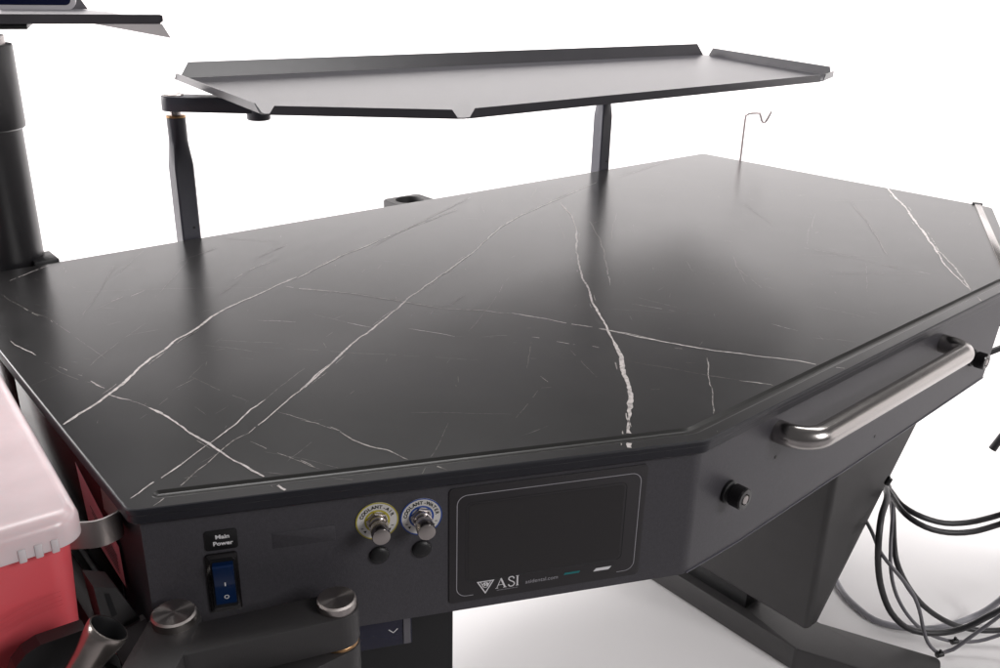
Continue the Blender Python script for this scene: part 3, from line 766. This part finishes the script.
# ------------------------------------------------------------------ raised tray shelf on two posts
shelf = thing('tray_shelf', 'long charcoal tray shelf with turned-up lips on two slate posts behind the table', 'shelf', (.83, .02, 0))
def post(u):
    c = Vector((u, .021)); h = .0155; mb = MB(); seg = 32
    rings = []
    def sq(z, k):   # k: 0 square .. 1 round
        o = []
        for i in range(seg):
            a = 2 * math.pi * (i + .5) / seg; ca, sa = math.cos(a), math.sin(a); q = h / max(abs(ca), abs(sa)); q = min(q, h * 1.30)
            r = q * (1 - k) + .0145 * k; o.append((c.x + r * ca, c.y + r * sa, z))
        return o
    vs = []
    for z, k in ((-.26, 0), (.116, 0), (.122, .12), (.15, .9), (.156, 1), (.188, 1), (.190, .97)): vs += sq(z, k)
    n = 7; fs = [(i * seg + k, i * seg + (k + 1) % seg, (i + 1) * seg + (k + 1) % seg, (i + 1) * seg + k) for i in range(n - 1) for k in range(seg)]
    fs += [tuple(range(seg))[::-1], tuple((n - 1) * seg + k for k in range(seg))]
    mb.add(vs, fs); p = part(mb, 'post', 'post', shelf, smooth=24)
    mb = MB(); mb.lathe([(.0022, 0), (.0022, .0006), (.0001, .0007)], (u + .004, .0055, .017), (0, -1, 0), seg=16); part(mb, 'bolt_hole', 'black', p)
    mb = MB(); mb.lathe([(.0135, .190), (.0148, .1908), (.0148, .1930), (.0135, .1938)], (c.x, c.y, 0)); part(mb, 'washer', 'copper', p)
    mb = MB(); mb.lathe([(.0085, .1935), (.0085, .2020)], (c.x, c.y, 0)); part(mb, 'pivot_pin', 'chrome', p)
def arm(u, dx, dy):
    a = Vector((u, .021)); t = Vector((dx, dy)).normalized(); q = Vector((-t.y, t.x)); L = Vector((dx, dy)).length; r = .0195
    pl = [a + (q * math.cos(x) - t * math.sin(x)) * r for x in [math.pi * k / 12 for k in range(13)]]
    b = a + t * L
    pl += [b - q * .017, b + q * .017]
    mb = MB(); mb.prism([tuple(p) for p in pl], .2010, .2235, bev=.0012); o = part(mb, 'swing_arm', 'post', shelf)
    mb = MB(); mb.lathe([(.0150, .2232), (.0150, .2248), (.0140, .2256), (.0001, .2256)], (a.x, a.y, 0)); part(mb, 'arm_cap', 'cap', o)
    mb = MB(); mb.lathe([(.0165, .190), (.018, .1915), (.018, .2335)], (b.x - t.x * .004, b.y - t.y * .004, 0)); part(mb, 'tray_boss', 'post', o)
post(.356); post(1.315)
arm(.356, .100, -.088); arm(1.315, -.100, -.088)
ZT = .235
T = [(.405, .130), (.356, -.283), (.556, -.447), (1.396, -.449), (1.488, -.416), (1.640, .006)]
def tray_sheet():
    mb = MB(); n = len(T); th = .0016
    pl = fillet(T, .004, 3)
    mb.prism([tuple(p) for p in pl], ZT - th, ZT)
    hgt = [.0125, .0125, .0135, .0130, .018, .026]; cut = [(.020, .016), (.010, .010), (.010, .006), (.004, .010), (.012, .012), (.02, .02)]
    cen = sum((Vector(p) for p in T), Vector((0, 0))) / n
    for i in range(n):
        a, b = Vector(T[i]), Vector(T[(i + 1) % n]); e = (b - a).normalized(); o = Vector((e.y, -e.x))
        if o.dot(cen - a) > 0: o = -o
        L = (b - a).length; h = hgt[i]; g0, g1 = (.005, .005) if L > .2 else (.004, .004); c0, c1 = cut[i]
        if L < .2: c0 = c1 = .008
        lean = .30
        sec = [(g0, 0, 0), (L - g1, 0, 0), (L - g1 - .002, .0025, .0012), (L - g1 - c1, lean * h, h), (g0 + c0, lean * h, h), (g0 + .002, .0025, .0012)]
        vs = []
        for k in (0, 1):
            for s, q, z in sec:
                p = a + e * s + o * (q + .0002 + k * th); vs.append((p.x, p.y, ZT - th + z + (.0 if k else .0)))
        m = len(sec)
        fs = [tuple(range(m)), tuple(range(m, 2 * m))[::-1]] + [(k, (k + 1) % m, m + (k + 1) % m, m + k) for k in range(m)]
        mb.add(vs, fs)
    return part(mb, 'tray', 'tray', shelf, smooth=20)
tray_sheet()

# ------------------------------------------------------------------ monitor stand at the back left
stand = thing('monitor_stand', 'thick black telescoping column carrying a small charcoal tray, back left of the table', 'monitor stand', (.095, .062, ZF))
mb = MB(); mb.lathe([(.0500, ZF + .02), (.0500, .2)], (.095, .062, 0), seg=64); part(mb, 'lower_column', 'column', stand)
mb = MB(); mb.lathe([(.0520, .190), (.0548, .1925), (.0553, .196), (.0553, .302), (.0545, .304), (.0001, .304)], (.095, .062, 0), seg=64); part(mb, 'upper_column', 'column', stand)
mb = MB(); mb.lathe([(.14, ZF + .001), (.14, ZF + .02), (.13, ZF + .024), (.05, ZF + .026)], (.095, .10, 0), seg=48); part(mb, 'base', 'black', stand)
mb = MB(); mb.lathe([(.0465, .303), (.0465, .3155)], (.095, .062, 0), seg=64); part(mb, 'stand_neck', 'hoop', stand)
e2 = Vector((.951, -.310)); m2 = Vector((.310, .951))
TM = Matrix(((e2.x, m2.x, 0, .375), (e2.y, m2.y, 0, .080), (0, 0, 1, 0), (0, 0, 0, 1)))
mb = MB(TM); mb.box((-.42, .012, .315), (-.192, .16, .3225), bev=.001); part(mb, 'mount_plate', 'black', stand)
mb = MB(TM)
mb.prism([(-.45, 0), (-.004, 0), (-.075, .315), (-.130, .415), (-.45, .415)], .3235, .3252)
mb.add([(-.45, -.001, .3236), (-.006, -.001, .3236), (0, -.002, .328), (0, -.0028, .336), (-.004, -.0032, .3375), (-.45, -.0032, .3375),
        (-.45, .001, .3236), (-.006, .001, .3236), (0, 0, .328), (0, -.0012, .336), (-.004, -.0016, .3375), (-.45, -.0016, .3375)],
       [(0, 1, 2, 3, 4, 5), (11, 10, 9, 8, 7, 6)] + [(i, (i + 1) % 6, 6 + (i + 1) % 6, 6 + i) for i in range(6)])
part(mb, 'tray_plate', 'tray', stand, smooth=20)
mb = MB(TM); w = [(-.098, .000, .3234), (-.002, .000, .3234), (.012, .055, .2985)]; mb.add(w + [(p[0], p[1] + .0016, p[2]) for p in w], [(0, 1, 2), (5, 4, 3), (0, 1, 4, 3), (1, 2, 5, 4), (2, 0, 3, 5)])
part(mb, 'tray_wing', 'greyplate', stand, smooth=0)
mb = MB(TM); tb = [(-.26, .405, .325), (-.112, .405, .325), (-.122, .407, .342), (-.132, .408, .346), (-.26, .408, .346)]; m_ = len(tb)
mb.add(tb + [(p[0], p[1] + .0016, p[2]) for p in tb], [tuple(range(m_)), tuple(range(m_, 2 * m_))[::-1]] + [(k, (k + 1) % m_, m_ + (k + 1) % m_, m_ + k) for k in range(m_)])
part(mb, 'tray_tab', 'tray', stand, smooth=0)
mon = thing('monitor', 'white framed monitor with dark blue screen standing on the small back-left tray', 'monitor', (.20, .2, .326))
def mp(x0, x1, z0, z1, y0, y1, r, name, m, root):
    mm = Matrix(((e2.x, 0, m2.x, .375), (e2.y, 0, m2.y, .080), (0, 1, 0, 0), (0, 0, 0, 1)))
    b_ = MB(mm); b_.prism([tuple(p) for p in rrect(x0, z0, x1, z1, r)], y0, y1, bev=.0012); return part(b_, name, m, root)
fr = mp(-.52, -.1215, .3405, .62, .058, .085, .014, 'frame', 'bezelwhite', mon)
mp(-.512, -.129, .3475, .612, .0565, .060, .008, 'screen', 'mscreen', mon)
mb = MB(TM); mb.box((-.40, .065, .3253), (-.25, .13, .3335), bev=.003); mb.box((-.34, .083, .332), (-.30, .095, .40)); part(mb, 'monitor_foot', 'bezelwhite', mon)

# ------------------------------------------------------------------ small fittings round the table edge
mb = MB(); seg = 48; c = Vector((.803, .036)); vs = []; fs = []
def sqp(a, h): 
    ca, sa = math.cos(a), math.sin(a); q = min(h / max(abs(ca), abs(sa)), h * 1.28); return c.x + q * ca * 1.27, c.y + q * sa
for z, h, circ in ((-.045, .034, 0), (-.0065, .034, 0), (-.005, .0325, 0), (-.005, .027, 1), (-.007, .026, 1), (-.04, .026, 1), (-.04, .0005, 1)):
    for k in range(seg):
        a = 2 * math.pi * k / seg
        vs.append((c.x + h * 1.05 * math.cos(a), c.y + h * math.sin(a), z) if circ else (*sqp(a, h), z))
for i in range(6):
    for k in range(seg): fs.append((i * seg + k, i * seg + (k + 1) % seg, (i + 1) * seg + (k + 1) % seg, (i + 1) * seg + k))
mb.add(vs, fs); o = mb.build('cup_holder', 'ped'); tag(o, 'dark grey block with a round opening clipped to the back edge of the table', 'cup holder')

mb = MB()
hk = [(1.679, -.098, -.12), (1.679, -.098, .0), (1.677, -.099, .096)]
path = [Vector(p) for p in hk] + [Vector(p) for p in ((1.679, -.1005, .1045), (1.684, -.105, .1085), (1.697, -.117, .1105), (1.7025, -.1205, .1085), (1.705, -.123, .101), (1.7075, -.1255, .092), (1.7115, -.129, .0885), (1.716, -.133, .095), (1.722, -.138, .115))]
mb.tube(path, .0030, seg=10, step=.003); o = mb.build('wire_hook', 'wire', smooth=60); tag(o, 'thin bent steel wire hook standing at the far right edge of the table', 'hook')
mb = MB(); mb.box((.118, .004, -.03), (.152, .055, .003), bev=.001); part(mb, 'column_clamp', 'black', stand)

# ------------------------------------------------------------------ sharps container with its holder, left of the table
sharps = thing('sharps_container', 'red plastic sharps container with a frosted pinkish white lid, left of the table', 'container', (-.17, -.5, -.25))
ca_, sa_ = math.cos(math.radians(-3.2)), math.sin(math.radians(-3.2))
SM = Matrix(((ca_, -sa_, 0, -.0335), (sa_, ca_, 0, -.705), (0, 0, 1, 0), (0, 0, 0, 1)))   # local x to the left is negative, y backwards
def rbox(mb, x0, x1, y0, y1, z0, z1, r, top=.006, tx=0.0, mi=0, taper=0.0):
    rings = []
    for z, d in ((z0, taper), (z1 - top, 0), (z1 - top * .3, top * .28), (z1, top)):
        rings.append([(p.x, p.y, z) for p in fillet([(x0 + d, y0 + d), (x1 - d, y0 + d), (x1 - d, y1 - d), (x0 + d, y1 - d)], max(.004, r - d), 8)])
    n = len(rings[0]); vs = [p for r_ in rings for p in r_]
    fs = [(i * n + k, i * n + (k + 1) % n, (i + 1) * n + (k + 1) % n, (i + 1) * n + k) for i in range(3) for k in range(n)]
    fs += [tuple(range(n))[::-1], tuple(3 * n + k for k in range(n))]
    mb.add(vs, fs, mi)
mb = MB(SM); rbox(mb, -.30, -.008, .010, .50, -.26, -.020, .022, taper=.012)
bd = part(mb, 'container_body', 'red', sharps, smooth=50)
mb = MB(SM)
for k in range(4):   # moulded arcs on the front
    mb.line([(-.078 + x * .052, -.088 + k * .0042 + .010 * (1 - (1 - x) ** 2)) for x in [i / 10 for i in range(11)]], .0007, 0)
arc = [Vector((v.x, v.y, v.z)) for v in mb.v]; mb.v = [SM @ Vector(((SM.inverted() @ a_).x, .0085 + (-.02 - (SM.inverted() @ a_).y) * -.05 - .0022, (SM.inverted() @ a_).y)) for a_ in arc]
part(mb, 'moulded_arcs', 'red', bd)
mb = MB(SM); rbox(mb, -.32, 0, 0, .52, -.023, .0035, .022, top=.010)
lid = part(mb, 'lid', 'lid', sharps, smooth=50)
for x in (-.048, -.036, -.024):
    mb = MB(SM); mb.box((x - .003, -.0014, -.0255), (x + .003, .004, -.013), bev=.0012); part(mb, 'lid_tab', 'lid', lid)
# steel hoop of the holder, hooked on the side of the table
holder = thing('container_holder', 'black and steel wall holder clasping the red sharps container', 'holder', (-.03, -.66, -.15))
mb = MB()
hoop = fillet([Vector((.0022, -.630, 0)), Vector((.0022, -.683, 0)), Vector((-.020, -.688, 0)), Vector((-.050, -.668, 0)), Vector((-.09, -.62, 0))], [0, .010, .020, .03, 0], 8, closed=False)
for z0, z1 in ((-.046, -.020),):
    ins = []
    n = len(hoop); vs = []
    for i, p in enumerate(hoop):
        t = (hoop[min(i + 1, n - 1)] - hoop[max(i - 1, 0)]).normalized(); q = Vector((-t.y, t.x, 0)) * .001
        for s_, z in ((1, z0), (1, z1), (-1, z1), (-1, z0)): vs.append((p.x + q.x * s_, p.y + q.y * s_, z))
    fs = [(4 * i + k, 4 * i + (k + 1) % 4, 4 * i + 4 + (k + 1) % 4, 4 * i + 4 + k) for i in range(n - 1) for k in range(4)] + [(0, 1, 2, 3), (4 * n - 1, 4 * n - 2, 4 * n - 3, 4 * n - 4)]
    mb.add(vs, fs)
part(mb, 'hoop', 'hoop', holder, smooth=40)
mb = MB(); mb.box((-.036, -.672, -.34), (-.016, -.06, -.125), bev=.003); part(mb, 'backing', 'black', holder)
mb = MB(); q = [(-.032, -.69, -.080), (-.014, -.69, -.090), (.002, -.69, -.132), (-.029, -.69, -.132)]
mb.add(q + [(p[0], p[1] + .03, p[2]) for p in q], [(0, 1, 2, 3), (7, 6, 5, 4), (0, 1, 5, 4), (1, 2, 6, 5), (2, 3, 7, 6), (3, 0, 4, 7)])
bk = part(mb, 'back_bracket', 'ped', holder, smooth=0)
mb = MB(); mb.add([(-.0245, -.6906, -.090), (-.0205, -.6906, -.092), (-.0170, -.6906, -.116), (-.0215, -.6906, -.117)], [(0, 1, 2, 3)])
part(mb, 'keyhole', 'black', bk)
mb = MB(); mb.add([(-.028, -.695, -.134), (.005, -.695, -.129), (.012, -.70, -.165), (-.02, -.70, -.170), (-.028, -.685, -.136), (.005, -.685, -.131), (.012, -.69, -.165), (-.02, -.69, -.170)], [(0, 1, 2, 3), (7, 6, 5, 4), (0, 1, 5, 4), (1, 2, 6, 5), (2, 3, 7, 6), (3, 0, 4, 7)])
part(mb, 'grey_plate', 'greyplate', holder, smooth=0)
mb = MB()   # black cradle in front of the container: a plate with a swept upper edge
cr_ = [(-.125, -.30), (-.118, -.118), (-.1066, -.0934), (-.0981, -.0854), (-.0866, -.0819), (-.072, -.0829), (-.0523, -.0843), (-.0500, -.12), (-.020, -.16), (.0, -.19), (.0, -.30)]
bm = bmesh.new(); lo = [bm.verts.new((p[0], -.735, p[1])) for p in cr_]; hi = [bm.verts.new((p[0], -.720, p[1])) for p in cr_]
for i in range(len(cr_)): bm.faces.new((lo[i], lo[(i + 1) % len(cr_)], hi[(i + 1) % len(cr_)], hi[i]))
bm.faces.new(lo); bm.faces.new(hi[::-1]); mb.from_bm(bm); part(mb, 'cradle', 'black', holder, smooth=0)

# ------------------------------------------------------------------ jointed instrument arm in front of the control panel
ia = thing('instrument_arm', 'black jointed instrument arm with two round steel caps below the power switch', 'arm', (.05, -.80, -.13))
def link(a, b, r, z0, z1, name, mats='black'):
    a, b = Vector(a), Vector(b); t = (b - a).normalized(); q = Vector((-t.y, t.x))
    pl = [a + (q * math.cos(x) - t * math.sin(x)) * r for x in [math.pi * k / 14 for k in range(15)]]
    pl += [b + (-q * math.cos(x) + t * math.sin(x)) * r for x in [math.pi * k / 14 for k in range(15)]]
    m = MB(); m.prism([tuple(p) for p in pl], z0, z1, bev=.0012); return part(m, name, mats, ia, smooth=30)
c1, c2 = (.013, -.749), (.130, -.817)
l1 = link(c1, (-.060, -.83), .0215, -.150, -.100, 'front_link', 'ped')
l2 = link((.012, -.778), c2, .0188, -.134, -.1005, 'rear_link', 'ped')
for c_, r_, z_, l_ in ((c1, .0185, -.1005, l1), (c2, .0170, -.101, l2)):
    mb = MB(); mb.lathe([(r_, z_), (r_, z_ + .0075), (r_ - .0016, z_ + .0092), (.0001, z_ + .0094)], (c_[0], c_[1], 0), seg=56); part(mb, 'pivot_cap', 'turned', l_)
mb = MB(); mb.lathe([(.0165, -.1385), (.0178, -.1375), (.0178, -.1350), (.0168, -.1340)], (*c2, 0)); part(mb, 'washer', 'copper', l2)
l3 = link(c2, (.030, -.815), .0188, -.176, -.1385, 'lower_link', 'ped')
hp_ = thing('handpiece', 'brushed steel flared handpiece end in the lower left corner', 'handpiece', (-.06, -.80, -.08))
p0, p1 = Vector((-.040, -.788, -.060)), Vector((-.072, -.835, -.075))
ax = (p0 - p1); L_ = ax.length; ax.normalize(); e1 = ax
mb = MB(); R_ = .0112
axv = Vector((.60, -.12, .80)).normalized(); base = Vector((-.045, -.776, -.060)) - axv * .085
prof = [(.0118, -.06), (.0120, .03), (.0122, .046), (.0130, .060), (.0150, .072), (.0163, .080), (.0164, .083), (.0158, .085), (.0146, .0853)]
mb.lathe(prof, base, axv, seg=48, caps=False); part(mb, 'sleeve', 'tubesteel', hp_, smooth=45)
mb = MB(); mb.lathe([(.0146, .0852), (.0138, .083), (.0130, .076), (.0124, .060), (.0001, .058)], base, axv, seg=48, caps=False); part(mb, 'bore', 'black', hp_)
M['pin'] = mat('dark_pin', (.12, .11, .11), .3, .8)
for k in range(7):
    mb = MB()
    a = 2 * math.pi * k / 7; e1 = axv.orthogonal().normalized(); e2_ = axv.cross(e1); cc = base + axv * .064 + (e1 * math.cos(a) + e2_ * math.sin(a)) * .0078
    mb.lathe([(.0014, 0), (.0014, .006), (.0001, .0065)], cc, axv, seg=10)
    part(mb, 'contact_pin', 'pin', hp_)

# ------------------------------------------------------------------ hoses hanging at the right
HOSES = [('hose', 0.0054, 'hose', 'upper of the two black hoses swinging right from the pedestal', [(1.4244, -0.6945, -0.5098), (1.3881, -0.7372, -0.5076), (1.3506, -0.7787, -0.5035), (1.3523, -0.8172, -0.5091), (1.386, -0.8461, -0.5214), (1.4174, -0.873, -0.519), (1.4398, -0.8923, -0.5107), (1.4605, -0.9101, -0.5001), (1.4974, -0.9418, -0.4792), (1.8411, -0.9716, -0.7)]),
    ('hose', 0.0054, 'hose', 'lower of the two black hoses swinging right from the pedestal', [(1.3866, -0.7147, -0.4925), (1.3505, -0.7576, -0.4955), (1.3152, -0.8011, -0.4962), (1.3166, -0.8392, -0.5041), (1.3493, -0.8673, -0.5149), (1.3837, -0.8968, -0.5117), (1.4182, -0.9265, -0.4941), (1.4539, -0.9572, -0.4719), (1.813, -0.9812, -0.7)]),
    ('hose', 0.0058, 'hose', 'thick black hose dropping nearest the pedestal into a deep loop', [(1.3506, -0.7366, -0.4748), (1.3013, -0.768, -0.4711), (1.2417, -0.7907, -0.4777), (1.2163, -0.8058, -0.5123), (1.2245, -0.8128, -0.5723), (1.237, -0.8236, -0.6213), (1.2548, -0.8388, -0.6648), (1.2789, -0.8596, -0.696), (1.3044, -0.8815, -0.7079), (1.3359, -0.9086, -0.7067), (1.3653, -0.9338, -0.6925), (1.3856, -0.9512, -0.6724), (1.4046, -0.9675, -0.6525), (1.4377, -0.996, -0.6133), (1.7252, -1.0112, -0.7)]),
    ('hose', 0.0054, 'hose', 'black hose making the inner deep loop right of the thick one', [(1.4193, -0.7165, -0.5168), (1.3748, -0.7521, -0.533), (1.3291, -0.7867, -0.5718), (1.31, -0.8071, -0.5961), (1.3283, -0.8229, -0.6401), (1.3552, -0.846, -0.6847), (1.3845, -0.8712, -0.7167), (1.4168, -0.8989, -0.7389), (1.4515, -0.9287, -0.749), (1.4831, -0.9559, -0.7477), (1.5238, -0.9909, -0.7379), (1.6372, -1.0414, -0.7)]),
    ('hose', 0.0062, 'ghose', 'pale grey hose sweeping low from behind the pedestal', [(1.4198, -0.6378, -0.7722), (1.3787, -0.6887, -0.7728), (1.3566, -0.7394, -0.7728), (1.3508, -0.7731, -0.7728), (1.3616, -0.803, -0.7728), (1.3845, -0.8319, -0.7728), (1.4199, -0.8601, -0.7728), (1.4635, -0.8789, -0.7728), (1.5067, -0.897, -0.766), (1.525, -0.9128, -0.7479), (1.5407, -0.9263, -0.7232), (1.5736, -0.9545, -0.6644), (1.7817, -0.9919, -0.7)]),
    ('hose', 0.0034, 'those', 'thin grey hose kinked to its lowest point at a tie', [(1.2942, -0.7277, -0.5194), (1.2589, -0.7712, -0.5252), (1.2213, -0.8127, -0.5346), (1.2232, -0.8512, -0.5613), (1.2453, -0.8703, -0.5968), (1.2603, -0.8831, -0.6332), (1.2725, -0.8936, -0.6767), (1.2826, -0.9023, -0.705), (1.2953, -0.9132, -0.7239), (1.3041, -0.9207, -0.73), (1.32, -0.9345, -0.7196), (1.3419, -0.9533, -0.6866), (1.3717, -0.9788, -0.6412), (1.4019, -1.0048, -0.5906), (1.7512, -1.0023, -0.7)]),
    ('hose', 0.0034, 'those', 'thin grey hose looping just inside the thick black one', [(1.3913, -0.732, -0.505), (1.3437, -0.7649, -0.514), (1.2939, -0.796, -0.5576), (1.2741, -0.8159, -0.5997), (1.2891, -0.8287, -0.6499), (1.3114, -0.848, -0.6943), (1.3363, -0.8693, -0.7262), (1.3635, -0.8927, -0.7451), (1.389, -0.9146, -0.7521), (1.4211, -0.9422, -0.7495), (1.4497, -0.9667, -0.7336), (1.4865, -0.9984, -0.7069), (1.6715, -1.0296, -0.7)])]
GH = 'hoses looping down beside the pedestal'
for name, r, m, label, pts in HOSES:
    mb = MB(); mb.tube(pts, r, seg=12, step=.012); o = mb.build(name, m, smooth=60); tag(o, label, 'hose', GH)
for i, (p, t) in enumerate([((1.3813, -0.9146, -0.748), (1, -0.6, 0.1)), ((1.2976, -0.9218, -0.7277), (1, -0.6, 0.2)), ((1.2531, -0.7847, -0.4112), (0.3, -0.2, 1))]):
    mb = MB(); t = Vector(t).normalized(); mb.lathe([(.0046, -.007), (.0052, -.006), (.0052, .006), (.0046, .007)], p, t, seg=16)
    mb.box(tuple(Vector(p) + Vector((-.002, -.002, .003))), tuple(Vector(p) + Vector((.002, .002, .010))))
    o = mb.build('cable_tie', 'black'); tag(o, ['small black tie on the thin hose loop, upper of the two low ties', 'small black tie at the lowest kink of the thin grey hose', 'black tie gathering the hoses at the edge of the pedestal'][i], 'cable tie', 'ties round the hoses')

# ------------------------------------------------------------------ hose stand just outside the right edge; its arms reach into view
PX = Vector((1.9161, -0.8929))
stand2 = thing('hose_stand', 'dark stand at the right edge whose thin rods and round knob reach into view', 'stand', (PX.x, PX.y, ZF))
mb = MB(); mb.lathe([(.016, ZF + .02), (.016, -.20), (.013, -.196), (.0001, -.195)], (PX.x, PX.y, 0)); part(mb, 'pole', 'hose', stand2)
mb = MB(); mb.lathe([(.055, ZF + .001), (.055, ZF + .014), (.050, ZF + .019), (.0165, ZF + .024)], (PX.x, PX.y, 0), seg=48); part(mb, 'base', 'black', stand2)
R1 = [Vector(p) for p in [(1.6903, -0.6988, -0.3303), (1.8005, -0.7935, -0.2563)]]; R2 = [Vector(p) for p in [(1.7728, -0.7697, -0.5324), (1.7919, -0.7862, -0.4728)]]; K3 = Vector((1.7379, -0.7397, -0.2297))
def toward(p): return Vector((PX.x, PX.y, p.z))
mb = MB(); mb.tube([R1[0], R1[1], toward(R1[1] + Vector((0, 0, .02)))], .0065, smooth=False, seg=16); part(mb, 'long_rod', 'hose', stand2, smooth=60)
mb = MB(); mb.tube([R2[0], R2[1], toward(R2[1] + Vector((0, 0, .04)))], .0085, smooth=False, seg=16); part(mb, 'short_rod', 'hose', stand2, smooth=60)
mb = MB(); mb.lathe([(.010, -.012), (.013, -.009), (.013, .009), (.010, .012)], K3, (.6, .1, .3)); mb.tube([K3, toward(K3 + Vector((0, 0, .01)))], .005, smooth=False, seg=12); part(mb, 'knob', 'gloss', stand2)
